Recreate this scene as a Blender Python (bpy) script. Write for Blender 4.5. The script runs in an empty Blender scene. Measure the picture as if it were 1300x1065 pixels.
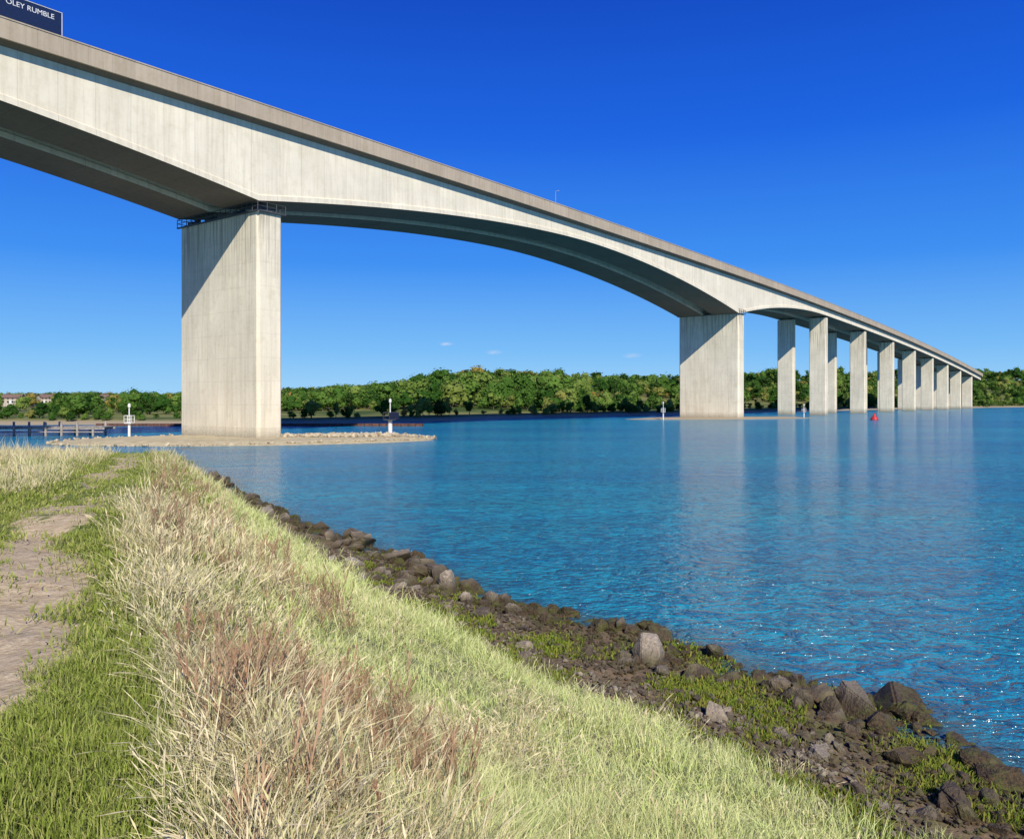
import bpy, bmesh, math, random
import numpy as np
from mathutils import Vector, Matrix
from mathutils import noise as mn
random.seed(7); rng=np.random.default_rng(7)
scene=bpy.context.scene
scene.view_settings.view_transform='Standard'
scene.view_settings.look='None'
scene.view_settings.exposure=0

# ---------------------------------------------------------------- helpers
def hsh(ix,iy,seed):
    v=np.sin(ix*127.1+iy*311.7+seed*74.7)*43758.5453
    return v-np.floor(v)
def vn(x,y,seed=0):
    x=np.asarray(x,float); y=np.asarray(y,float)
    ix=np.floor(x); iy=np.floor(y); fx=x-ix; fy=y-iy
    fx=fx*fx*(3-2*fx); fy=fy*fy*(3-2*fy)
    a=hsh(ix,iy,seed); b=hsh(ix+1,iy,seed); c=hsh(ix,iy+1,seed); d=hsh(ix+1,iy+1,seed)
    return (a*(1-fx)+b*fx)*(1-fy)+(c*(1-fx)+d*fx)*fy
def fbm(x,y,seed=0,o=3):
    s=0;a=.5;t=0
    for i in range(o):
        s=s+a*vn(x*2**i,y*2**i,seed+i*3); t+=a; a*=.5
    return s/t
def sst(a,b,x):
    t=np.clip((np.asarray(x,float)-a)/(b-a),0,1); return t*t*(3-2*t)
def link(o,parent=None):
    scene.collection.objects.link(o)
    if parent is not None: o.parent=parent
    return o
def empty(name,loc=(0,0,0),rotz=0,parent=None):
    o=bpy.data.objects.new(name,None); o.location=loc; o.rotation_euler=(0,0,rotz)
    o.empty_display_size=.5
    return link(o,parent)
def mesh_obj(name,verts,faces,mat=None,parent=None,smooth=False,do_link=True):
    me=bpy.data.meshes.new(name)
    me.from_pydata([tuple(map(float,v)) for v in verts],[],[tuple(map(int,f)) for f in faces]); me.update()
    if smooth: me.shade_smooth()
    o=bpy.data.objects.new(name,me)
    if mat: me.materials.append(mat)
    if do_link: link(o,parent)
    return o
def bm_obj(name,bm,mat=None,parent=None,smooth=False,do_link=True):
    me=bpy.data.meshes.new(name); bm.to_mesh(me); bm.free()
    if smooth: me.shade_smooth()
    if mat: me.materials.append(mat)
    o=bpy.data.objects.new(name,me)
    if do_link: link(o,parent)
    return o
def add_box(bm,x0,x1,y0,y1,z0,z1):
    vs=[bm.verts.new(p) for p in [(x0,y0,z0),(x1,y0,z0),(x1,y1,z0),(x0,y1,z0),(x0,y0,z1),(x1,y0,z1),(x1,y1,z1),(x0,y1,z1)]]
    for f in [(0,3,2,1),(4,5,6,7),(0,1,5,4),(1,2,6,5),(2,3,7,6),(3,0,4,7)]:
        bm.faces.new([vs[i] for i in f])
def add_cyl(bm,p0,p1,r0,r1=None,n=8):
    if r1 is None: r1=r0
    p0=Vector(p0);p1=Vector(p1); d=(p1-p0).normalized()
    a=d.orthogonal().normalized(); b=d.cross(a)
    A=[];B=[]
    for i in range(n):
        t=2*math.pi*i/n; v=a*math.cos(t)+b*math.sin(t)
        A.append(bm.verts.new(p0+v*r0)); B.append(bm.verts.new(p1+v*r1))
    for i in range(n):
        bm.faces.new([A[i],A[(i+1)%n],B[(i+1)%n],B[i]])
    bm.faces.new(A[::-1]); bm.faces.new(B)

class NT:
    def __init__(s,name):
        s.mat=bpy.data.materials.new(name); s.mat.use_nodes=True
        s.nt=s.mat.node_tree; s.bsdf=s.nt.nodes['Principled BSDF']
    def n(s,t,**k):
        nd=s.nt.nodes.new(t)
        for a,b in k.items(): setattr(nd,a,b)
        return nd
    def l(s,a,b): s.nt.links.new(a,b)
    def _in(s,sock,v):
        if isinstance(v,bpy.types.NodeSocket): s.l(v,sock)
        else: sock.default_value=v
    def math(s,op,a,b=0.0,clamp=False):
        m=s.n('ShaderNodeMath',operation=op); m.use_clamp=clamp
        s._in(m.inputs[0],a); s._in(m.inputs[1],b); return m.outputs[0]
    def mix(s,f,a,b,mode='MIX'):
        m=s.n('ShaderNodeMix',data_type='RGBA',blend_type=mode)
        s._in(m.inputs[0],f)
        for i,v in ((6,a),(7,b)):
            if isinstance(v,tuple): v=(*v[:3],1)
            s._in(m.inputs[i],v)
        return m.outputs[2]
    def coord(s,kind='Object',scale=(1,1,1)):
        if kind=='World': o=s.n('ShaderNodeNewGeometry').outputs['Position']
        else: o=s.n('ShaderNodeTexCoord').outputs[kind]
        mp=s.n('ShaderNodeMapping'); mp.inputs['Scale'].default_value=scale
        s.l(o,mp.inputs['Vector']); return mp.outputs[0]
    def noise(s,vec,scale,detail=4,rough=.55,dist=0):
        m=s.n('ShaderNodeTexNoise'); s.l(vec,m.inputs['Vector'])
        m.inputs['Scale'].default_value=scale; m.inputs['Detail'].default_value=detail
        m.inputs['Roughness'].default_value=rough; m.inputs['Distortion'].default_value=dist
        return m.outputs[0]
    def rng(s,v,a,b,c=0,d=1):
        m=s.n('ShaderNodeMapRange'); s.l(v,m.inputs[0])
        for i,x in enumerate((a,b,c,d)): m.inputs[i+1].default_value=x
        return m.outputs[0]
    def attr(s,name):
        return s.n('ShaderNodeAttribute',attribute_name=name).outputs['Fac']
    def bump(s,h,strength,dist):
        b=s.n('ShaderNodeBump'); b.inputs['Strength'].default_value=strength; b.inputs['Distance'].default_value=dist
        s.l(h,b.inputs['Height']); s.l(b.outputs[0],s.bsdf.inputs['Normal']); return b
    def set(s,col=None,rough=None,spec=None):
        if col is not None:
            if isinstance(col,tuple): col=(*col[:3],1)
            s._in(s.bsdf.inputs['Base Color'],col)
        if rough is not None: s._in(s.bsdf.inputs['Roughness'],rough)
        if spec is not None: s.bsdf.inputs['Specular IOR Level'].default_value=spec
        return s.mat
def simple(name,col,rough=.6,var=.25,scale=6):
    m=NT(name); nz=m.noise(m.coord('Object'),scale,2)
    c=m.mix(m.rng(nz,.3,.7),tuple(x*(1-var) for x in col),tuple(min(1,x*(1+var)) for x in col))
    return m.set(c,rough)

# ---------------------------------------------------------------- materials
def concrete(name,base,seam=None,pour=None,stain=.6):
    m=NT(name); co=m.coord('Object')
    big=m.noise(co,.18,3); fine=m.noise(co,3.0,4,.65); blot=m.noise(co,.7,3,.6)
    streak=m.noise(m.coord('Object',(1.3,1.3,.07)),1.4,4,.65)
    c=m.mix(m.rng(big,.3,.7),tuple(x*.84 for x in base),tuple(x*1.08 for x in base))
    c=m.mix(m.rng(streak,.44,.78,0,stain),c,(base[0]*.55,base[1]*.5,base[2]*.42))
    c=m.mix(m.rng(blot,.52,.74,0,.4),c,(base[0]*.66,base[1]*.60,base[2]*.52))
    c=m.mix(m.rng(fine,.3,.75,0,.3),c,tuple(min(.9,x*1.2) for x in base))
    sx=m.n('ShaderNodeSeparateXYZ'); m.l(m.n('ShaderNodeTexCoord').outputs['Object'],sx.inputs[0])
    if seam:
        fr=m.math('FRACT',m.math('DIVIDE',m.math('ADD',sx.outputs[0],1000),seam))
        ln=m.math('LESS_THAN',fr,.022)
        c=m.mix(m.math('MULTIPLY',ln,.4),c,tuple(x*.45 for x in base))
        fl=m.math('FLOOR',m.math('DIVIDE',m.math('ADD',sx.outputs[0],1000),seam))
        wn=m.n('ShaderNodeTexWhiteNoise',noise_dimensions='1D'); m.l(fl,wn.inputs['W'])
        c=m.mix(m.rng(wn.outputs[0],0,1,0,.25),c,tuple(x*.7 for x in base))
    if pour:
        fr=m.math('FRACT',m.math('DIVIDE',m.math('ADD',sx.outputs[2],100),pour))
        ln=m.math('LESS_THAN',fr,.025)
        c=m.mix(m.math('MULTIPLY',ln,.22),c,tuple(x*.5 for x in base))
        dr=m.noise(m.coord('Object',(1.6,1.6,.05)),1.8,3,.6)
        top=m.rng(sx.outputs[2],18,28,0,1)
        c=m.mix(m.math('MULTIPLY',m.rng(dr,.47,.62,0,.65),top),c,(.20,.17,.13))
        td=m.rng(m.math('ADD',sx.outputs[2],m.math('MULTIPLY',fine,1.2)),.6,2.4,.7,0)
        c=m.mix(td,c,(.14,.115,.07))
    m.bump(fine,.25,.03)
    return m.set(c,.85,.2)
M_web=concrete('concrete_web',(.84,.75,.575),seam=3.7)
M_sof_shade=concrete('concrete_soffit_shade',(.23,.18,.13),seam=3.7,stain=.5)  # web concrete made darker: underside shade put into the base colour
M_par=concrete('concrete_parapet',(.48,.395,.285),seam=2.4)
M_pier=concrete('concrete_pier',(.82,.73,.55),pour=2.9)
M_dark=simple('dark_steel',(.05,.055,.06),.5)
M_white=simple('white_paint',(.75,.75,.72),.45,.08)
M_red=simple('red_paint',(.5,.03,.03),.4,.15)
M_blue=simple('dark_blue_paint',(.012,.022,.06),.35,.2)
M_asph=simple('asphalt',(.05,.05,.05),.9)
M_tyre=simple('tyre_rubber',(.02,.02,.02),.8)
M_glass=NT('window_glass').set((.02,.03,.04),.08)
M_wood=simple('weathered_timber',(.36,.32,.27),.85,.3,3)
M_rust=simple('rusty_sheet_piling',(.13,.06,.04),.85,.4,1.5)
M_rend=simple('rendered_wall',(.52,.46,.38),.85,.1)
M_roof=simple('tiled_roof',(.20,.13,.10),.8,.25)

# ---------------------------------------------------------------- terrain definition (world metres)
Ys=[-60,3,8,11.2,13.6,15.3,18,19,20.8,25.4,30.5,43,52,62,80]
Xs=[14,8.5,7.4,6.4,5.8,4.1,2.8,1.4,-.6,-3.4,-6.7,-14.2,-18.6,-24,-34]
Yg=[-60,0,5,10.1,12.1,13.9,16.4,19.5,24,32.5,43,52,62,80]
Xg=[6,4.3,4.1,2.9,1.1,-.3,-1.8,-3.7,-5.9,-10.5,-16.0,-20.6,-26.8,-37]
Yp=[-60,0,3.75,9,18.8,28,40,60,80]
Xp=[-6,-.7,-2.3,-4.95,-9.1,-12.7,-18.2,-28,-40]
def xs_(Y): return np.interp(Y,Ys,Xs)+ (fbm(Y*.5,Y*0,5)-.5)*1.3
def xg_(Y): return np.minimum(np.interp(Y,Yg,Xg)+(fbm(Y*.7,Y*0+4,9)-.5)*1.1, xs_(Y)-.8)
def xp_(Y): return np.interp(Y,Yp,Xp)
def xc_(Y): return np.minimum(xp_(Y)+1.1, xg_(Y)-1.2)
SX=[-3000,-400,-101,-60,-45,-20,-8,11,50,80,110,180,250,300,361,600,3000]
SY=[140,150,166,167,169,193,215,243,275,312,345,420,490,535,583,640,900]
HA=[-3,-.62,-.43,-.28,-.2,-.05,.1,.2,.3,.45,.62,3]
HH=[1,1.2,1.2,2,6,15,14,12,19,32,33,28]
# canopy line of the wooded hill: tangent of elevation seen from the near bank
CA=[-.8,-.62,-.42,-.28,-.2,-.14,-.05,.05,.15,.22,.3,.45,.62,.8]
CL=[.007,.008,.009,.013,.018,.024,.037,.035,.029,.031,.043,.049,.049,.045]
def ell(X,Y,cx,cy,a,b,rot):
    dx=X-cx;dy=Y-cy;c=math.cos(rot);s=math.sin(rot)
    return np.sqrt(((dx*c+dy*s)/a)**2+((-dx*s+dy*c)/b)**2)
def height(X,Y):
    X=np.asarray(X,float);Y=np.asarray(Y,float)
    top=np.interp(Y,[-60,12,20,28,35,45,60,72,85],[3.35,3.35,3.15,2.95,2.65,1.95,1.1,.3,-1.5])
    xs=xs_(Y);xg=xg_(Y);xc=xc_(Y)
    g=np.minimum(.50,top)
    z=np.where(X>xs,-(X-xs)*.28,
      np.where(X>xg,g*(xs-X)/(xs-xg),
      np.where(X>xc,g+(top-g)*(1-(np.clip((X-xc)/(xg-xc),0,1))**.92),top)))
    lf=sst(0,14,(xp_(Y)-2)-X); z=z-lf*.35*(Y<90)
    z=z+ (fbm(X*.8,Y*.8,3)-.5)*.30*(X<xs)*(top>0) + (vn(X*4,Y*4,8)-.5)*.05*(X<xs)
    z=np.maximum(z,-1.6)
    r=ell(X,Y,-32,102.5,23,12.5,.22)
    z=np.maximum(z,np.minimum(.42,2.2*(1-r))+(fbm(X*.6,Y*.6,21)-.5)*.2-.02)
    r2=ell(X,Y,57,224,29,9,.32)
    z=np.maximum(z,np.minimum(.4,1.6*(1-r2)))
    d=Y-np.interp(X,SX,SY)+(fbm(X*.06,Y*.0,30)-.5)*10
    Hm=np.interp(X/np.maximum(Y,1),HA,HH)
    far=np.minimum(d*.14,1.1)+Hm*sst(10,380,d)*(.7+.6*fbm(X*.008,Y*.008,14))
    z=np.where(d>-12,np.maximum(z,np.maximum(far,-1.6)),z)
    return z
def dirt_(X,Y):
    off=np.abs(X-xp_(Y)+.2-.4*(vn(Y*.3,Y*0,2)-.5))
    n=fbm(X*2.2+Y*.9,Y*.55,17,4)
    return np.where(Y<40,sst(.82,.15,off+ .9*(fbm(X*2.5,Y*2.5,31)-.5))*sst(.32,.50,n),0)

def ax(parts):
    out=[]
    for a,b,st in parts: out+=list(np.arange(a,b,st))
    out.append(parts[-1][1]); return np.array(out)
gx=ax([(-3000,-400,200),(-400,-120,14),(-120,-50,2),(-50,-16,.7),(-16,10,.14),(10,20,1),(20,100,2),(100,400,7),(400,3000,200)])
gy=ax([(-60,1,3),(1,26,.14),(26,48,.35),(48,130,1.0),(130,350,2.5),(350,900,14),(900,3000,200)])
GX,GY=np.meshgrid(gx,gy)
def grid_mesh(name,Z,attrs,mat):
    ny,nx=GX.shape
    v=np.stack([GX,GY,Z],-1).reshape(-1,3).astype(np.float32)
    i=np.arange(nx*ny).reshape(ny,nx)
    f=np.stack([i[:-1,:-1],i[:-1,1:],i[1:,1:],i[1:,:-1]],-1).reshape(-1,4).astype(np.int32)
    me=bpy.data.meshes.new(name)
    me.vertices.add(len(v)); me.vertices.foreach_set('co',v.ravel())
    me.loops.add(f.size); me.loops.foreach_set('vertex_index',f.ravel())
    me.polygons.add(len(f)); me.polygons.foreach_set('loop_start',np.arange(0,f.size,4,dtype=np.int32))
    me.update(calc_edges=True); me.validate()
    for k,a in attrs.items():
        at=me.attributes.new(k,'FLOAT','POINT'); at.data.foreach_set('value',a.ravel().astype(np.float32))
    me.shade_smooth(); me.materials.append(mat)
    return link(bpy.data.objects.new(name,me))
Z=height(GX,GY)
nearb=(GY<88)
dirt=dirt_(GX,GY)*nearb
mud=sst(-.3,.25,GX-xg_(GY))*nearb
sand=((ell(GX,GY,-32,102.5,24,13.5,.22)<1.05)|(ell(GX,GY,57,224,30,10,.32)<1.05)).astype(float)
turf=sst(.3,-.1,GX-xc_(GY))*nearb
farm=(GY>130)*1.0

m=NT('ground_surface'); co=m.coord('World')
n1=m.noise(co,1.2,3); n2=m.noise(co,9,4,.7); n3=m.noise(co,45,2,.7)
straw=m.mix(m.rng(n2,.3,.7),(.16,.16,.055),(.42,.42,.19))
green=m.mix(m.rng(n2,.3,.7),(.07,.10,.018),(.22,.25,.07))
c=m.mix(m.attr('turf'),straw,green)
dc=m.mix(m.rng(n2,.3,.72),(.40,.30,.17),(.66,.54,.35))
dc=m.mix(m.rng(n3,.5,.75,0,.5),dc,(.28,.20,.11))
c=m.mix(m.rng(m.math('ADD',m.attr('dirt'),m.math('MULTIPLY',m.math('SUBTRACT',n2,.5),.9)),.3,.6),c,dc)
mc=m.mix(m.rng(n2,.3,.7),(.07,.05,.026),(.25,.18,.105))
mc=m.mix(m.rng(n3,.45,.7,0,.5),mc,(.32,.24,.15))
mc=m.mix(m.rng(n1,.52,.66,0,.65),mc,(.10,.125,.025))
c=m.mix(m.attr('mud'),c,mc)
sc=m.mix(m.rng(n1,.3,.7),(.42,.35,.20),(.60,.52,.34))
c=m.mix(m.attr('sand'),c,sc)
fc=m.mix(m.rng(m.noise(co,.03,3),.4,.6),(.06,.10,.02),(.24,.24,.07))
sx=m.n('ShaderNodeSeparateXYZ'); m.l(m.n('ShaderNodeNewGeometry').outputs['Position'],sx.inputs[0])
fc=m.mix(m.rng(sx.outputs[2],.5,1.0),(.40,.33,.21),fc)
c=m.mix(m.attr('farm'),c,fc)
m.bump(n2,.6,.06)
m.set(c,.95,.15)
grid_mesh('ground',Z,dict(dirt=dirt,mud=mud,sand=sand,turf=turf,farm=farm),m.mat)

# ---------------------------------------------------------------- water
m=NT('water_surface')
cs=m.coord('World',(.75,1.0,1))
w1=m.noise(cs,1.9,2,.6,1.2); w2=m.noise(cs,6.5,2,.65,.6); w3=m.noise(cs,.35,1,.5)
gust=m.noise(m.coord('World',(.5,1,1)),.12,2)
amp=m.rng(gust,.35,.65,.75,1.4)
hgt=m.math('MULTIPLY',m.math('ADD',m.math('ADD',m.math('MULTIPLY',w1,.42),m.math('MULTIPLY',w2,.16)),m.math('MULTIPLY',w3,.45)),amp)
big=m.noise(m.coord('World',(.35,1,1)),.04,3)
c=m.mix(m.rng(big,.35,.65),(.009,.20,.36),(.018,.34,.43))
rip_shade=m.math('ADD',m.math('MULTIPLY',w1,.6),m.math('MULTIPLY',w2,.4))
c=m.mix(m.rng(rip_shade,.45,.57,0,.75),c,(.003,.07,.19))  # dark wave faces painted into the colour to deepen ripple light and dark
c=m.mix(m.math('MULTIPLY',m.attr('shore'),.7),c,(.06,.065,.045))
m.bump(hgt,1.0,1.0)
m.set(c,.14,.5); m.bsdf.inputs['IOR'].default_value=1.40
shore=sst(-.5,.05,Z)*(GY<88)
grid_mesh('water',np.zeros_like(Z),dict(shore=shore),m.mat)

# ---------------------------------------------------------------- bridge
th=math.atan2(.792,.61)
BR=empty('road_bridge',(-30.7,100,0),th)
def Zp(s): return 40.4-6.3e-5*s*s if s>0 else 40.4-3e-5*s*s
def depth(s):
    P=11.3; Mn=4.7
    if s<=0:
        t=min(1,-s/83); return 4.5+(P-4.5)*(1-t)**2.1
    if s<=148:
        t=abs(s-74)/74; return Mn+(P-Mn)*t**1.8
    if s<=224:
        t=1-(s-148)/76; return 4.1+(P-4.1)*t**2.2
    return 4.1
svals=sorted(set([-180,-140,-110,-83]+list(range(-80,226,3))+[0,148,224]+list(range(230,545,8))))
def loft(name,prof,mat,sv=svals,parent=BR,soffit=None):
    vs=[];fs=[];n=None
    for s in sv:
        p=prof(s); n=len(p); vs+=[(s,w,z) for w,z in p]
    for i in range(len(sv)-1):
        for j in range(n):
            a=i*n+j;b_=i*n+(j+1)%n
            fs.append((a,a+n,b_+n,b_))
    fs.append(tuple(range(n))); fs.append(tuple(reversed(range((len(sv)-1)*n,len(sv)*n))))
    o=mesh_obj(name,vs,fs,mat,parent)
    bm=bmesh.new(); bm.from_mesh(o.data); bmesh.ops.recalc_face_normals(bm,faces=bm.faces); bm.to_mesh(o.data); bm.free()
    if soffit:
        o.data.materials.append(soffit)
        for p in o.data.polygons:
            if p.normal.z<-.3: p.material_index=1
    return o
def boxprof(off,sg):
    def p(s):
        zt=Zp(s)-1.0; zb=Zp(s)-depth(s)
        q=[(-1.0,zt),(-1.0,zt-.55),(.0,zt-1.15),(.0,zb+.75),(-.16,zb+.62),(-.16,zb),(7.16,zb),(7.16,zb+.62),(7.0,zb+.75),(7.0,zt-1.15),(8.35,zt-.5),(8.35,zt)]
        return [(off+sg*w,z) for w,z in q]
    return p
loft('box_girder_right',boxprof(0,1),M_web,soffit=M_sof_shade)
loft('box_girder_left',boxprof(17.2,-1),M_web,soffit=M_sof_shade)
def rect(w0,w1,a,b):
    return lambda s:[(w0,Zp(s)+a),(w1,Zp(s)+a),(w1,Zp(s)+b),(w0,Zp(s)+b)]
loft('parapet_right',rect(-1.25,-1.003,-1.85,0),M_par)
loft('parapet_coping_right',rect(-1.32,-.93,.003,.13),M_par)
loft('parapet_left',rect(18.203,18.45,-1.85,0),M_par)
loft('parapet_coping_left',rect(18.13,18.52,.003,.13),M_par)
loft('road_surface',rect(-.99,18.19,-.99,-.9),M_asph)
loft('median_barrier',rect(8.4,8.8,-.89,-.2),M_par)
def pier(name,s0,th_,w0,w1,ztop,ch=.25):
    bm=bmesh.new(); x0=s0;x1=s0+th_
    pts=[(x0+ch,w0),(x1-ch,w0),(x1,w0+ch),(x1,w1-ch),(x1-ch,w1),(x0+ch,w1),(x0,w1-ch),(x0,w0+ch)]
    A=[bm.verts.new((x,y,-1.6)) for x,y in pts];B=[bm.verts.new((x,y,ztop)) for x,y in pts]
    for i in range(8): bm.faces.new([A[i],A[(i+1)%8],B[(i+1)%8],B[i]])
    bm.faces.new(B); bm.faces.new(A[::-1])
    bmesh.ops.recalc_face_normals(bm,faces=bm.faces)
    return bm_obj(name,bm,M_pier,BR)
def bearings(name,s0,th_,ws,z0,z1):
    bm=bmesh.new()
    for w in ws:
        add_box(bm,s0+.5,s0+th_-.5,w-.55,w+.55,z0+.002,z0+(z1-z0)*.55)
        add_cyl(bm,(s0+th_/2,w,z0+(z1-z0)*.55+.002),(s0+th_/2,w,z1-.002),.4,n=12)
    return bm_obj(name,bm,M_dark,BR)
def railing(name,x0,x1,y0,y1,z,h=1.0):
    bm=bmesh.new(); c=[(x0,y0),(x1,y0),(x1,y1),(x0,y1)]
    for i in range(4):
        a=c[i];b_=c[(i+1)%4]; L=math.dist(a,b_); n=max(1,int(L/1.1))
        for k in range(n):
            t=k/n; x=a[0]+(b_[0]-a[0])*t; y=a[1]+(b_[1]-a[1])*t
            add_cyl(bm,(x,y,z),(x,y,z+h),.05,n=5)
        for hh in (.5,1):
            add_cyl(bm,(*a,z+h*hh),(*b_,z+h*hh),.045,n=5)
    return bm_obj(name,bm,M_dark,BR)
for s0,zt in ((0,28.1),(148,28.0)):
    pier('main_pier',s0-.0,3.6,0,17.2,zt,.35)
    bearings('bearings',s0,3.2,(1.5,5.5,11.7,15.7),zt,Zp(s0)-depth(s0)+.05)
    railing('pier_top_walkway',s0-.25,s0+3.8,-.3,17.5,zt-.1,1.0)
    bm=bmesh.new(); add_box(bm,s0-.3,s0-.02,-.35,17.55,zt-.25,zt-.1); add_box(bm,s0-.02,s0+3.85,-.35,-.02,zt-.25,zt-.1); bm_obj('walkway_floor',bm,M_dark,BR)
    bm=bmesh.new(); add_box(bm,s0+.9,s0+2.7,.8,16.4,zt+.003,zt+.35); bm_obj('bearing_shelf',bm,M_dark,BR)
for s in (224,272,316,357,397,436,474,512,-83,-128):
    zt=Zp(s)-depth(s)-.5
    pier('approach_pier',s-1.1,2.4,.4,5.9,zt,.2); pier('approach_pier',s-1.1,2.4,11.3,16.8,zt,.2)
    bearings('bearings',s-1.1,2.4,(1.6,4.7,12.5,15.6),zt,zt+.5)

LR=empty('box_lorry')
def b2w(s,w,z):
    u=(.6102,.7923); return (-30.7+u[0]*s-u[1]*w,100+u[1]*s+u[0]*w,z)
LR.location=b2w(-22.3,.9,Zp(-25)-.88); LR.rotation_euler=(0,0,th)
bm=bmesh.new(); add_box(bm,-11.6,0,0,2.5,1.15,4.3); bmesh.ops.bevel(bm,geom=bm.edges[:],offset=.05,segments=2,affect='EDGES'); bm_obj('trailer_body',bm,M_blue,LR)
bm=bmesh.new(); add_box(bm,-11.55,-.05,-.03,-.004,4.19,4.24); add_box(bm,-.11,-.05,-.03,-.004,1.2,4.18);add_box(bm,-11.55,-.13,-.03,-.004,1.2,1.28); bm_obj('trailer_trim',bm,M_white,LR)
bm=bmesh.new(); add_box(bm,-11.4,-.2,.3,2.2,.8,1.13); bm_obj('chassis',bm,M_dark,LR)
bm=bmesh.new(); add_box(bm,-14.6,-12.2,.02,2.48,.7,3.4)
bmesh.ops.bevel(bm,geom=bm.edges[:],offset=.18,segments=3,affect='EDGES'); bm_obj('cab',bm,M_white,LR)
bm=bmesh.new(); add_box(bm,-14.63,-14.58,.3,2.2,2.0,3.0); add_box(bm,-14.2,-13.2,-.02,.03,2.0,2.9); bm_obj('cab_windows',bm,M_glass,LR)
bm=bmesh.new()
for x in (-14,-10.2,-3.6,-2.3,-1.0):
    for y in (0.05,2.15): add_cyl(bm,(x,y,.5),(x,y+.3,.5),.5,n=20)
bm_obj('wheels',bm,M_tyre,LR)
tc=bpy.data.curves.new('lettering','FONT'); tc.body='OLEY RUMBLE'; tc.size=.70; tc.align_x='RIGHT'; tc.extrude=.005
to=bpy.data.objects.new('lettering',tc); tc.materials.append(M_white); link(to,LR); to.location=(-.8,-.02,3.3); to.rotation_euler=(math.pi/2,0,0)

bm=bmesh.new(); add_cyl(bm,(0,0,0),(0,0,2.2),.05,.035); add_cyl(bm,(0,0,2.15),(.4,.1,2.25),.03); add_box(bm,.3,.65,0,.16,2.2,2.28)
o=bm_obj('street_lamp',bm,M_wood); o.location=b2w(61.7,-1.1,Zp(61.7)+.1)

# ---------------------------------------------------------------- small waterside things
def beacon(name,loc,h,big=False):
    E=empty(name,loc)
    bm=bmesh.new(); add_cyl(bm,(0,0,-1),(0,0,h*.42),.28 if big else .16,n=12); bm_obj('post',bm,M_white,E)
    bm=bmesh.new(); r=.8 if big else .45; z=h*.42
    add_box(bm,-r,r,-r,r,z,z+.1)
    for x in (-r,0,r):
        for y in (-r,r): add_cyl(bm,(x,y,z+.1),(x,y,z+1.0),.035,n=5)
    for y in (-r,r):
        add_cyl(bm,(-r,y,z+1),(r,y,z+1),.035,n=5); add_cyl(bm,(-r,y,z+.55),(r,y,z+.55),.03,n=5)
    for x in (-r,r): add_cyl(bm,(x,-r,z+1),(x,r,z+1),.035,n=5)
    bm_obj('platform',bm,M_dark if big else M_white,E)
    if big:
        bm=bmesh.new(); add_box(bm,.05,1.3,-.9,-.84,z+.1,z+1.05); bmesh.ops.rotate(bm,verts=bm.verts,cent=(0.5,-.87,z+.5),matrix=Matrix.Rotation(.35,3,'X')); bm_obj('solar_panel',bm,M_blue,E)
    bm=bmesh.new(); add_cyl(bm,(0,0,z+.1),(0,0,h-.5),.07,n=8); add_cyl(bm,(0,0,h-.5),(0,0,h-.1),.17,.17,n=12); add_cyl(bm,(0,0,h-.1),(0,0,h),.17,.03,n=12)
    bm_obj('lantern_mast',bm,M_white,E)
    return E
beacon('navigation_beacon',(-16.2,110,.3),4.9,True)
beacon('navigation_beacon',(-48.6,105,.2),4.4)
beacon('navigation_beacon',(38.4,210,.0),4.6)
beacon('navigation_beacon',(84,238,.0),3.9)
B=empty('channel_buoy',(92,210,0))
bm=bmesh.new(); prof=[(.01,-.4),(.9,-.3),(1.0,.2),(.8,.55),(.3,1.1),(.22,1.6),(.01,1.7)]
n=16; rings=[[bm.verts.new((r*math.cos(2*math.pi*i/n),r*math.sin(2*math.pi*i/n),z)) for i in range(n)] for r,z in prof]
for a,b_ in zip(rings,rings[1:]):
    for i in range(n): bm.faces.new([a[i],a[(i+1)%n],b_[(i+1)%n],b_[i]])
bm_obj('float_body',bm,M_red,B,True)
J=empty('timber_jetty'); bm=bmesh.new(); x=-92
while x<-57.2:
    add_box(bm,x,x+.38,115.5,119,1.2,1.32); x+=.42
add_box(bm,-92,-57,115.6,115.85,.92,1.198); add_box(bm,-92,-57,118.7,118.95,.92,1.198)
bm_obj('deck_planks',bm,M_wood,J)
bm=bmesh.new(); x=-91.5
while x<-57:
    for y in (115.45,119.05): add_cyl(bm,(x,y,-1.5),(x,y,1.9 if random.random()<.4 else 1.3),.16,n=7)
    x+=2.2
add_cyl(bm,(-92,115.4,.55),(-57,115.4,.55),.09,n=5)
bm_obj('piles',bm,M_wood,J)
vs=[];fs=[];k=0;X=-80
pts=[]
while X<-17:
    pts.append((X,159+(.3 if (k//2)%2 else 0))); X+=.35; k+=1
for (x,y) in pts: vs+=[(x,y,-1),(x,y,.5),(x,y+.7,.5)]
for i in range(len(pts)-1):
    a=i*3; fs+=[(a,a+3,a+4,a+1),(a+1,a+4,a+5,a+2)]
mesh_obj('sea_wall',vs,fs,M_rust)
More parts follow.
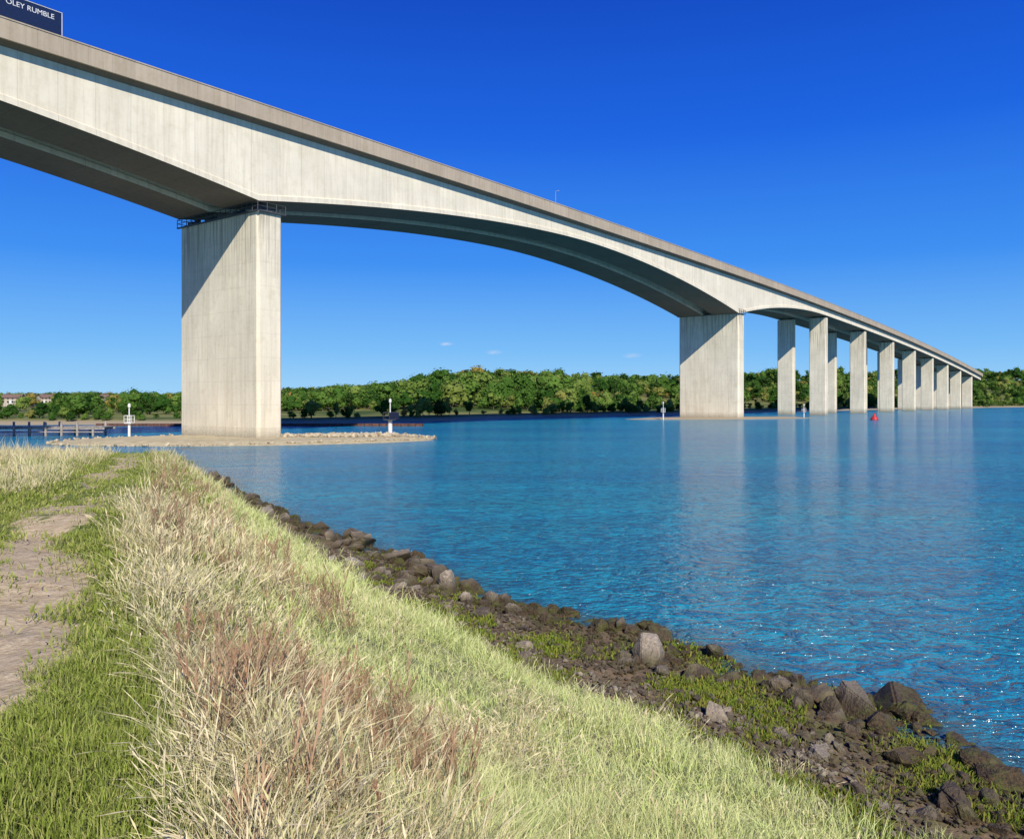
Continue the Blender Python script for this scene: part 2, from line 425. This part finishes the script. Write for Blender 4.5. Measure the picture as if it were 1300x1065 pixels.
def house(loc,rz,L,W,Hh,wall):
    E=empty('rendered_house',loc,rz)
    bm=bmesh.new(); add_box(bm,0,L,0,W,-2,Hh)
    a=[bm.verts.new(p) for p in [(0,0,Hh+.002),(0,W,Hh+.002),(0,W/2,Hh+W*.3)]]; bm.faces.new(a)
    a=[bm.verts.new(p) for p in [(L,0,Hh+.002),(L,W,Hh+.002),(L,W/2,Hh+W*.3)]]; bm.faces.new(a)
    bm_obj('walls',bm,wall,E)
    bm=bmesh.new(); r=Hh+W*.32
    for sgn in (0,1):
        ye=-.5 if sgn==0 else W+.5
        v=[bm.verts.new(p) for p in [(-.4,ye,Hh-.2),(L+.4,ye,Hh-.2),(L+.4,W/2,r),(-.4,W/2,r)]]; bm.faces.new(v)
    add_box(bm,L*.2,L*.2+.7,W/2-.4,W/2+.4,r-.4,r+.7)
    bm_obj('roof',bm,M_roof,E)
    bm=bmesh.new()
    for fl in (.9,2.6):
        for i in range(4):
            x=L*(i+.5)/4; add_box(bm,x-.4,x+.4,-.05,-.005,fl,fl+.9)
    bm_obj('windows',bm,M_glass,E)
    bm=bmesh.new(); add_box(bm,L*.5-.5,L*.5+.5,-.06,-.005,0,2.1); bm_obj('door',bm,M_white,E)
HS=[]
for px,d,L in ((-.618,400,9),(-.594,406,7),(-.574,410,8),(-.50,415,7)):
    x=px*d; z=float(height(x,d)); HS.append((x,d)); house((x,d,z+1.0),random.uniform(-.2,.2),L,5,3.4,M_rend)

# ---------------------------------------------------------------- instancing
def scatter(name,pts,rot,scl,idx,templates):
    col=bpy.data.collections.new(name+'_parts')
    for t in templates: col.objects.link(t)
    me=bpy.data.meshes.new(name); me.vertices.add(len(pts)); me.vertices.foreach_set('co',np.asarray(pts,np.float32).ravel())
    a=me.attributes.new('rot','FLOAT_VECTOR','POINT'); a.data.foreach_set('vector',np.asarray(rot,np.float32).ravel())
    a=me.attributes.new('scl','FLOAT_VECTOR','POINT'); a.data.foreach_set('vector',np.asarray(scl,np.float32).ravel())
    a=me.attributes.new('idx','INT','POINT'); a.data.foreach_set('value',np.asarray(idx,np.int32))
    o=link(bpy.data.objects.new(name,me))
    g=bpy.data.node_groups.new(name+'_nodes','GeometryNodeTree')
    g.interface.new_socket('Geometry',in_out='INPUT',socket_type='NodeSocketGeometry')
    g.interface.new_socket('Geometry',in_out='OUTPUT',socket_type='NodeSocketGeometry')
    N=g.nodes; gi=N.new('NodeGroupInput'); go=N.new('NodeGroupOutput')
    ip=N.new('GeometryNodeInstanceOnPoints'); ci=N.new('GeometryNodeCollectionInfo')
    ci.inputs['Collection'].default_value=col; ci.inputs['Separate Children'].default_value=True; ci.inputs['Reset Children'].default_value=True
    def na(nm,t):
        q=N.new('GeometryNodeInputNamedAttribute'); q.data_type=t; q.inputs['Name'].default_value=nm; return q.outputs[0]
    L=g.links.new
    L(gi.outputs[0],ip.inputs['Points']); L(ci.outputs[0],ip.inputs['Instance']); ip.inputs['Pick Instance'].default_value=True
    L(na('idx','INT'),ip.inputs['Instance Index']); L(na('rot','FLOAT_VECTOR'),ip.inputs['Rotation']); L(na('scl','FLOAT_VECTOR'),ip.inputs['Scale'])
    L(ip.outputs[0],go.inputs[0])
    md=o.modifiers.new('scatter','NODES'); md.node_group=g
    return o

def grass_mat(name,base,tip,alt,alt2=None):
    m=NT(name); h=m.attr('hf'); r=m.attr('rnd')
    c=m.mix(m.rng(h,0,.7),base,tip)
    c=m.mix(m.rng(r,.4,1,0,.85),c,alt)
    oi=m.n('ShaderNodeObjectInfo').outputs['Random']
    c=m.mix(m.rng(oi,.2,1,0,.5),c,tuple(x*.5 for x in tip))
    if alt2: c=m.mix(m.rng(oi,.0,.25,.6,0),c,alt2)
    d=m.n('ShaderNodeBsdfDiffuse'); m.l(c,d.inputs[0]); m.l(d.outputs[0],m.nt.nodes['Material Output'].inputs[0])
    m.nt.nodes.remove(m.bsdf)
    return m.mat
def finish(name,V,F,HF,R,mat):
    o=mesh_obj(name,V,F,mat,do_link=False)
    at=o.data.attributes.new('hf','FLOAT','POINT'); at.data.foreach_set('value',np.array(HF,np.float32))
    at=o.data.attributes.new('rnd','FLOAT','POINT'); at.data.foreach_set('value',np.array(R,np.float32))
    return o
def clump(name,n,rad,h0,h1,width,lean,mat,prof=((0,1),(.4,.85),(.75,.6),(1,0))):
    V=[];F=[];HF=[];R=[]
    for i in range(n):
        a=random.uniform(0,6.283); rr=rad*math.sqrt(random.random()); bx=rr*math.cos(a);by=rr*math.sin(a)
        h=random.uniform(h0,h1); ld=a+random.gauss(0,1.2); ln=lean*random.uniform(.1,1.2)
        dx=math.cos(ld)*ln; dy=math.sin(ld)*ln
        wa=random.uniform(0,3.14); wx=math.cos(wa)*width*.5*random.uniform(.6,1.3); wy=math.sin(wa)*width*.5
        rn=random.random(); st=len(V)
        for t,wd in prof:
            cx=bx+dx*h*t**1.8; cy=by+dy*h*t**1.8; cz=h*t*(1-.3*ln*t)
            if wd==0: V.append((cx,cy,cz)); HF.append(t);R.append(rn)
            else:
                V+= [(cx-wx*wd,cy-wy*wd,cz),(cx+wx*wd,cy+wy*wd,cz)]; HF+=[t,t]; R+=[rn,rn]
        k=len(prof)
        for j in range(k-2): F.append((st+2*j,st+2*j+1,st+2*j+3,st+2*j+2))
        F.append((st+2*(k-2),st+2*(k-2)+1,st+2*(k-1)))
    return finish(name,V,F,HF,R,mat)
G_pale=grass_mat('pale_grass_blades',(.30,.38,.09),(.78,.81,.38),(.40,.54,.12),(.80,.69,.38))
G_tan=grass_mat('dry_grass_blades',(.34,.31,.13),(.82,.71,.44),(.52,.54,.20),(.42,.28,.16))
G_green=grass_mat('turf_blades',(.09,.13,.02),(.28,.36,.06),(.50,.47,.18))
G_weed=grass_mat('dead_weed',(.22,.13,.08),(.38,.23,.14),(.54,.40,.24))
G_marsh=grass_mat('saltmarsh_leaves',(.05,.09,.01),(.19,.27,.035),(.34,.28,.07))
seed=((0,.7),(.55,.5),(.8,.5),(.87,1.8),(1,0))
pr3=((0,1),(.55,.75),(1,0))
P4=((0,1),(.4,.85),(.75,.6),(1,0))
def lods(nm,mat,n,rad,h0,h1,lean,w,profs):
    out=[]
    for k,(nn,ra,ww,pf) in enumerate(((n,rad,w,profs[0]),(int(n*1.0),rad*1.8,w*2.0,profs[1]),(int(n*.9),rad*3.0,w*3.6,profs[2]))):
        out+=[clump(f'{nm}_{k}_{q}',nn,ra,h0,h1,ww,lean,mat,pf) for q in range(3)]
    return out
TP=lods('pale',G_pale,60,.17,.09,.35,.95,.0045,(P4,pr3,pr3))
TT=lods('tan',G_tan,46,.17,.11,.42,.9,.0040,(seed,seed,pr3))
TG=lods('turf',G_green,60,.17,.02,.07,1.0,.0050,(pr3,pr3,pr3))
TM=lods('marsh',G_marsh,50,.14,.03,.12,.9,.009,(pr3,pr3,pr3))
def weed(name):
    V=[];F=[];HF=[];R=[]
    for i in range(5):
        a=random.uniform(0,6.28); ln=random.uniform(.1,.5); h=random.uniform(.25,.56); rn=random.random()
        bx,by=random.gauss(0,.08),random.gauss(0,.08)
        for sub in range(34):
            t=.3+.7*random.random(); r=.15*h*(1.15-t)*2*random.random()
            b=random.uniform(0,6.28)
            p=Vector((bx+math.cos(a)*ln*h*t+math.cos(b)*r,by+math.sin(a)*ln*h*t+math.sin(b)*r,h*t+r*.6))
            q=Vector((bx+math.cos(a)*ln*h*(t-.08),by+math.sin(a)*ln*h*(t-.08),h*(t-.1)))
            e=Vector((random.gauss(0,1),random.gauss(0,1),random.gauss(0,1))).normalized()*.0038
            st=len(V); V+=[q-e*.25,q+e*.25,p+e,p-e]; F.append((st,st+1,st+2,st+3)); HF+=[t]*4; R+=[rn]*4
        st=len(V); e=Vector((.003,.002,0)); q=Vector((bx,by,0)); p=Vector((bx+math.cos(a)*ln*h,by+math.sin(a)*ln*h,h))
        V+=[q-e,q+e,p+e,p-e];F.append((st,st+1,st+2,st+3)); HF+=[0,0,1,1];R+=[rn]*4
    return finish(name,V,F,HF,R,G_weed)
TW=[weed(f'weed_stalks_{i}') for i in range(4)]

def fan(N,r0,r1,a0=-.66,a1=.66,p=1.0):
    r=r0+(r1-r0)*rng.random(N)**p; a=rng.uniform(a0,a1,N)
    return r*np.sin(a),r*np.cos(a),r
def place(name,X,Y,r,tpl,smin,smax,tilt=.12,zoff=-.01,lod=True,hmul=None):
    n=len(X); Zz=height(X,Y)+zoff
    rot=np.stack([rng.normal(0,tilt,n),rng.normal(0,tilt,n),rng.uniform(0,6.283,n)],-1)
    s=rng.uniform(smin,smax,n); hh=s*rng.uniform(.75,1.3,n)
    if hmul is not None: hh=hh*hmul
    sw=np.maximum(s,.8)
    scl=np.stack([sw,sw,hh],-1)
    if lod:
        rr=r*rng.uniform(.85,1.15,n); idx=rng.integers(0,3,n)+np.where(rr>15,6,np.where(rr>6.5,3,0))
    else: idx=rng.integers(0,len(tpl),n)
    scatter(name,np.stack([X,Y,Zz],-1),rot,scl,idx,tpl)
def thin(r):
    return np.where(r>15,.42,np.where(r>6.5,.55,1.0))
X,Y,r=fan(32000,1.8,46,p=1.1)
keep=rng.random(len(X))<thin(r); X,Y,r=X[keep],Y[keep],r[keep]
v=(X-xc_(Y))/(xg_(Y)-xc_(Y)); nz=fbm(X*.9,Y*.9,41); nb=fbm(X*.45,Y*.45,47); nn=fbm(X*2.2,Y*2.2,43)
hz=height(X,Y); alive=hz>.33
u_=rng.random(len(X))
hm=np.clip(-.05+1.75*fbm(X*.8,Y*.8,88),.3,1.5)
ptan=np.clip(sst(.44,.05,v+1.3*(nz-.5))*.85+.05,0,1)
inb=(v>-.05)&(v<1.03+.4*(nz-.5))&alive&((nn>.36)|(u_<.3))
tall_left=(X<xp_(Y)-1.3)&(Y>12)&alive&(nb>.40)
mk=(inb&(rng.random(len(X))<ptan))
sel=mk|tall_left
place('dry_grass',X[sel],Y[sel],r[sel],TT,.5,1.15,.2,hmul=(hm*np.where(tall_left,1.4,1))[sel])
mk2=inb&(~mk)&(v>.0)
place('pale_grass',X[mk2],Y[mk2],r[mk2],TP,.5,1.1,.25,hmul=hm[mk2])
X,Y,r=fan(34000,1.8,26)
v=(X-xc_(Y))/(xg_(Y)-xc_(Y))
mk=(v>-.02)&(v<.28)&(fbm(X*1.1,Y*1.1,60)>.5)&(rng.random(len(X))<.11)
place('dead_weeds',X[mk],Y[mk],r[mk],TW,.6,1.1,lod=False)
X,Y,r=fan(30000,1.8,42,-.66,.1,p=1.1)
keep=rng.random(len(X))<thin(r); X,Y,r=X[keep],Y[keep],r[keep]
v=(X-xc_(Y))/(xg_(Y)-xc_(Y))
mk=(v<.10)&(dirt_(X,Y)<.08+.6*rng.random(len(X)))&(X>xp_(Y)-6)&(height(X,Y)>.5)
place('path_turf',X[mk],Y[mk],r[mk],TG,.6,1.4,.15,hmul=(.5+1.3*fbm(X*2,Y*2,23))[mk])
X,Y,r=fan(13000,8,26,-.2,.66)
mk=(X>xg_(Y)-.2)&(X<xs_(Y)-.1)&(fbm(X*1.1,Y*1.1,77)>np.where(X>2.0,.53,.60))&(rng.random(len(X))<.75)
place('saltmarsh_plants',X[mk],Y[mk],r[mk],TM,.6,1.2,.1)

# ---------------------------------------------------------------- rocks
m=NT('shore_rock'); oc=m.coord('World')
oi=m.n('ShaderNodeObjectInfo').outputs['Random']
n1=m.noise(oc,3.5,3,.6); n2=m.noise(oc,22,3,.7)
c=m.mix(m.rng(oi,.35,1),(.12,.095,.065),(.54,.46,.35))
c=m.mix(m.rng(n2,.35,.7,0,.65),c,(.12,.09,.06))
c=m.mix(m.rng(n1,.55,.72,0,.5),c,(.36,.28,.17))
sx=m.n('ShaderNodeSeparateXYZ'); m.l(m.n('ShaderNodeNewGeometry').outputs['Position'],sx.inputs[0])
wet=m.rng(m.math('ADD',sx.outputs[2],m.math('MULTIPLY',n1,.3)),.38,.68,1,0)
c=m.mix(m.math('MULTIPLY',wet,.9),c,m.mix(m.rng(n2,.4,.6),(.026,.019,.010),(.095,.062,.026)))
alg=m.math('MULTIPLY',m.rng(n1,.48,.58),m.rng(sx.outputs[2],.1,.5,1,0))
c=m.mix(m.math('MULTIPLY',alg,.6),c,(.09,.11,.018))
m.bump(m.math('ADD',n1,n2),.8,.06); m.set(c,.75,.35); M_rock=m.mat
m=NT('pale_island_rock'); n1=m.noise(m.coord('World'),2,3); m.set(m.mix(m.rng(n1,.3,.7),(.34,.28,.19),(.6,.52,.37)),.9,.2); M_rock2=m.mat
def rock(name,mat):
    bm=bmesh.new()
    for i in range(14):
        p=Vector((random.gauss(0,1),random.gauss(0,1),random.gauss(0,1))).normalized()*random.uniform(.8,1.15)
        bm.verts.new((p.x*1.0*.5,p.y*.75*.5,p.z*.6*.5))
    bmesh.ops.convex_hull(bm,input=bm.verts)
    bmesh.ops.delete(bm,geom=[v for v in bm.verts if not v.link_faces],context='VERTS')
    bmesh.ops.bevel(bm,geom=bm.edges[:],offset=.03,segments=2,affect='EDGES',clamp_overlap=True)
    bmesh.ops.triangulate(bm,faces=bm.faces)
    bmesh.ops.subdivide_edges(bm,edges=bm.edges[:],cuts=1)
    o=Vector((random.random()*50,0,0))
    for v_ in bm.verts:
        v_.co+=v_.co.normalized()*(mn.noise(v_.co*4+o)*.07+mn.noise(v_.co*12+o)*.03)
    return bm_obj(name,bm,mat,smooth=False,do_link=False)
TR=[rock('boulder_%d'%i,M_rock) for i in range(10)]
def rocks(name,X,Y,s,tpl,sink=.1):
    n=len(X); z=np.maximum(height(X,Y),-.25)+s*sink
    rot=np.stack([rng.normal(0,.4,n),rng.normal(0,.4,n),rng.uniform(0,6.283,n)],-1)
    scl=np.stack([s*rng.uniform(.8,1.3,n),s*rng.uniform(.8,1.2,n),s*rng.uniform(.75,1.35,n)],-1)
    scatter(name,np.stack([X,Y,z],-1),rot,scl,rng.integers(0,len(tpl),n),tpl)
N=8000
Y=rng.uniform(4,52,N); t=rng.random(N)**.75; X=xg_(Y)-.2+(xs_(Y)+.35-xg_(Y)+.2)*t
s=np.exp(rng.normal(-1.45,.6,N)); s=np.clip(s,.08,.95)*(.6+.65*t)
mk=rng.random(N)<(.08+.55*t**2.0)*np.where(Y>26,.6,.9)*np.clip((fbm(X*.8,Y*.8,90)-.2)*2.8,0,1.7)
N2=190; Y2=rng.uniform(6,42,N2); X2=xs_(Y2)+rng.exponential(.6,N2); s2=rng.uniform(.15,.5,N2)
rocks('shore_rocks',np.r_[X[mk],X2],np.r_[Y[mk],Y2],np.r_[s[mk],s2],TR)
N=8500
Y=rng.uniform(7,26,N); X=xg_(Y)-.3+(xs_(Y)+.4-xg_(Y))*rng.random(N)
rocks('shore_pebbles',X,Y,rng.uniform(.03,.14,N),[rock('pebble_%d'%i,M_rock) for i in range(4)],.2)
N=420; a=rng.uniform(0,6.28,N); q=np.sqrt(rng.random(N))
X=-17+7*q*np.cos(a)-rng.random(N)*8; Y=106+2.2*q*np.sin(a)+(X+17)*.15
X=np.r_[X,-32+22*np.cos(a)]; Y=np.r_[Y,102.5+12*np.sin(a)+22*np.cos(a)*.22]
rocks('island_rocks',X,Y,np.r_[rng.uniform(.3,.95,N),rng.uniform(.2,.6,N)],[rock('pale_boulder_%d'%i,M_rock2) for i in range(5)],.2)

# ---------------------------------------------------------------- distant woodland
m=NT('woodland_foliage'); oi=m.n('ShaderNodeObjectInfo').outputs['Random']; r=m.attr('rnd')
cr=m.n('ShaderNodeValToRGB'); m.l(oi,cr.inputs[0]); e=cr.color_ramp.elements
e[0].position=0; e[0].color=(.014,.042,.009,1); e[1].position=1; e[1].color=(.28,.16,.045,1)
for p,cc in ((.25,(.028,.078,.013)),(.5,(.056,.125,.021)),(.72,(.10,.18,.032)),(.88,(.17,.23,.05)),(.97,(.22,.22,.055))):
    q=e.new(p); q.color=(*cc,1)
c=m.mix(m.rng(r,0,1,0,.4),cr.outputs[0],(.15,.23,.05))
d=m.n('ShaderNodeBsdfDiffuse'); m.l(c,d.inputs[0]); m.l(d.outputs[0],m.nt.nodes['Material Output'].inputs[0]); m.nt.nodes.remove(m.bsdf); M_leaf=m.mat
M_bark=simple('bark',(.10,.08,.06),.9)
def tree(name,wide):
    V=[];F=[];R=[]
    lobes=[]
    for i in range(9):
        a=random.uniform(0,6.28); rr=random.uniform(0,.28)*wide
        lobes.append((Vector((rr*math.cos(a),rr*math.sin(a),random.uniform(.25,.84))),random.uniform(.12,.24)*wide))
    lobes.append((Vector((0,0,.45)),.28*wide))
    for c0,r0 in lobes:
        bm=bmesh.new(); bmesh.ops.create_icosphere(bm,subdivisions=1,radius=r0*.75)
        st=len(V)
        for v_ in bm.verts:
            p=c0+v_.co*random.uniform(.7,1.15); p.z=max(p.z,.08); V.append(tuple(p)); R.append(0.0)
        for f in bm.faces: F.append(tuple(st+x.index for x in f.verts))
        bm.free()
        for k in range(34):
            d=Vector((random.gauss(0,1),random.gauss(0,1),random.gauss(0,1)+.2)).normalized()
            p=c0+d*r0*random.uniform(.75,1.15); s_=random.uniform(.022,.05)
            a=(d+Vector((random.gauss(0,.6),random.gauss(0,.6),random.gauss(0,.6)))).normalized()
            t1=a.orthogonal().normalized()*s_; t2=a.cross(t1).normalized()*s_
            st=len(V); rn=random.random()
            for q in (p-t1,p-t2*.8,p+t1,p+t2): V.append(tuple(q)); R.append(rn)
            F.append((st,st+1,st+2,st+3))
    nf=len(F); bm=bmesh.new(); add_cyl(bm,(0,0,-.05),(0,0,.35),.03,.018,6)
    for i in range(3):
        a=i*2.1+random.random(); add_cyl(bm,(0,0,.25),(.18*math.cos(a),.18*math.sin(a),.5),.014,.006,5)
    st=len(V)
    bm.verts.index_update()
    for v_ in bm.verts: V.append(tuple(v_.co)); R.append(0)
    for f in bm.faces: F.append(tuple(st+x.index for x in f.verts))
    bm.free()
    o=mesh_obj(name,V,F,M_leaf,do_link=False); o.data.materials.append(M_bark)
    for i in range(nf,len(F)): o.data.polygons[i].material_index=1
    at=o.data.attributes.new('rnd','FLOAT','POINT'); at.data.foreach_set('value',np.array(R,np.float32))
    return o
TT_=[tree('broadleaf_tree_%d'%i,w_) for i,w_ in enumerate((1,1.2,.75,1.1,1.4,.9,1.25))]
N=8500
a=rng.uniform(-.78,.80,N); q=rng.random(N)**1.2
X0=np.zeros(N);Y0=np.zeros(N)
dd=np.linspace(120,1200,1600)
for i in range(N):
    sy=np.interp(a[i]*dd,SX,SY); k=np.argmax(dd>sy+4); d0=dd[k]+2
    Y0[i]=d0+q[i]*480; X0[i]=a[i]*Y0[i]
dist=Y0-np.interp(X0,SX,SY)
hs=np.interp(dist,[0,20,120,450],[1.6,3.0,5.0,9.0])*np.exp(rng.normal(0,.42,N))*(.5+1.0*fbm(X0*.03,Y0*.03,66))
hs=np.clip(hs,1.2,14)
zz=height(X0,Y0)-.1
lim=5+np.interp(a,CA,CL)*Y0*(.72+.34*rng.random(N)+.50*(fbm(a*22,Y0*.002,71)-.35))
hs=np.minimum(hs,lim-zz)
dens=fbm(X0*.02,Y0*.02,55)
mk=(dist>3)&((dens>.44)|(dist<12)|(dist>300))&(hs>1.1)
cx=(X0+30.7)*.6102+(Y0-100)*.7923; cw=-(X0+30.7)*.7923+(Y0-100)*.6102
mk&=~((cw>-5)&(cw<22)&(cx<535))
mk&=~((a<-.4)&(rng.random(N)<.3))
for hx,hy in HS:
    mk&=~((np.abs(X0/Y0-(hx+4)/hy)<.013)&(Y0<hy+8)&(Y0>185)&(rng.random(N)<.8))
X0=X0[mk];Y0=Y0[mk];hs=hs[mk];zz=zz[mk]
# a few separate taller trees standing clear on the low ground to the left
ex=[(-.55,300,5.6),(-.535,330,4.4),(-.46,300,7.6),(-.452,306,6.8),(-.43,320,6.2),(-.445,325,6.4),(-.52,310,4.6),(-.415,300,5.4)]
for ea,ed,eh in ex:
    X0=np.r_[X0,ea*ed];Y0=np.r_[Y0,ed];hs=np.r_[hs,eh];zz=np.r_[zz,float(height(ea*ed,ed))-.1]
n=len(X0)
rot=np.stack([np.zeros(n),np.zeros(n),rng.uniform(0,6.28,n)],-1)
wd=np.maximum(hs,2.0)
scl=np.stack([wd*rng.uniform(.9,1.4,n),wd*rng.uniform(.9,1.4,n),hs],-1)
scatter('distant_trees',np.stack([X0,Y0,zz],-1),rot,scl,rng.integers(0,len(TT_),n),TT_)

# ---------------------------------------------------------------- sky, sun, camera
Lv=Vector((.236,-.775,.588)).normalized()
el=math.asin(Lv.z); az=math.atan2(Lv.x,Lv.y)
w=bpy.data.worlds.new('World'); scene.world=w; w.use_nodes=True; nt=w.node_tree
bg=nt.nodes['Background']; bg.inputs[1].default_value=.10
sky=nt.nodes.new('ShaderNodeTexSky'); sky.sky_type='NISHITA'; sky.sun_disc=False
sky.sun_elevation=el; sky.sun_rotation=az; sky.air_density=1.0; sky.dust_density=.3; sky.ozone_density=3.0; sky.altitude=200
tc=nt.nodes.new('ShaderNodeTexCoord'); sp=nt.nodes.new('ShaderNodeSeparateXYZ'); nt.links.new(tc.outputs['Generated'],sp.inputs[0])
cr=nt.nodes.new('ShaderNodeValToRGB'); nt.links.new(sp.outputs[2],cr.inputs[0]); e=cr.color_ramp.elements
e[0].position=0; e[0].color=(.34,.66,.96,1); e[1].position=1; e[1].color=(.002,.03,.30,1)
for p,cc in ((.06,(.17,.49,.94)),(.16,(.036,.27,.90)),(.30,(.004,.125,.77)),(.45,(.001,.062,.55))):
    q=e.new(p); q.color=(*cc,1)
vm=nt.nodes.new('ShaderNodeVectorMath'); vm.operation='SCALE'; vm.inputs['Scale'].default_value=10; nt.links.new(cr.outputs[0],vm.inputs[0])
mx=nt.nodes.new('ShaderNodeMix'); mx.data_type='RGBA'; mx.inputs[0].default_value=.06
nt.links.new(vm.outputs[0],mx.inputs[6]); nt.links.new(sky.outputs[0],mx.inputs[7])
def wisp(prev,d,rad,sc):
    dv=Vector(d).normalized()
    sb=nt.nodes.new('ShaderNodeVectorMath'); sb.operation='SUBTRACT'; nt.links.new(tc.outputs['Generated'],sb.inputs[0]); sb.inputs[1].default_value=dv
    ml=nt.nodes.new('ShaderNodeVectorMath'); ml.operation='MULTIPLY'; nt.links.new(sb.outputs[0],ml.inputs[0]); ml.inputs[1].default_value=(1/rad,1/rad,3.5/rad)
    ln=nt.nodes.new('ShaderNodeVectorMath'); ln.operation='LENGTH'; nt.links.new(ml.outputs[0],ln.inputs[0])
    nz=nt.nodes.new('ShaderNodeTexNoise'); nz.inputs['Scale'].default_value=2.2; nz.inputs['Detail'].default_value=3; nt.links.new(ml.outputs[0],nz.inputs['Vector'])
    mr=nt.nodes.new('ShaderNodeMapRange'); nt.links.new(ln.outputs['Value'],mr.inputs[0]); mr.inputs[1].default_value=0; mr.inputs[2].default_value=1; mr.inputs[3].default_value=1; mr.inputs[4].default_value=0
    m2=nt.nodes.new('ShaderNodeMath'); m2.operation='MULTIPLY'; nt.links.new(mr.outputs[0],m2.inputs[0]); nt.links.new(nz.outputs[0],m2.inputs[1])
    m3=nt.nodes.new('ShaderNodeMapRange'); nt.links.new(m2.outputs[0],m3.inputs[0]); m3.inputs[1].default_value=.15; m3.inputs[2].default_value=.5; m3.inputs[4].default_value=sc
    mm=nt.nodes.new('ShaderNodeMix'); mm.data_type='RGBA'; nt.links.new(m3.outputs[0],mm.inputs[0]); nt.links.new(prev,mm.inputs[6]); mm.inputs[7].default_value=(6,7,8.8,1)
    return mm.outputs[2]
p=mx.outputs[2]
p=wisp(p,(-.080,1,.068),.013,.7); p=wisp(p,(-.022,1,.058),.016,.45); p=wisp(p,(.145,1,.054),.018,.35)
nt.links.new(p,bg.inputs[0])
sl=bpy.data.lights.new('sun','SUN'); sl.energy=5.0; sl.angle=math.radians(.5); sl.color=(1,.94,.83)
so=bpy.data.objects.new('sun',sl); so.rotation_euler=Lv.to_track_quat('Z','Y').to_euler(); link(so)
cam=bpy.data.cameras.new('camera'); cam.sensor_width=36; cam.lens=1050/1300*36; cam.shift_y=-24.5/1300
cam.clip_start=.1; cam.clip_end=6000
cobj=bpy.data.objects.new('camera',cam); cobj.location=(0,0,5); cobj.rotation_euler=(math.pi/2,0,0); link(cobj)
scene.camera=cobj
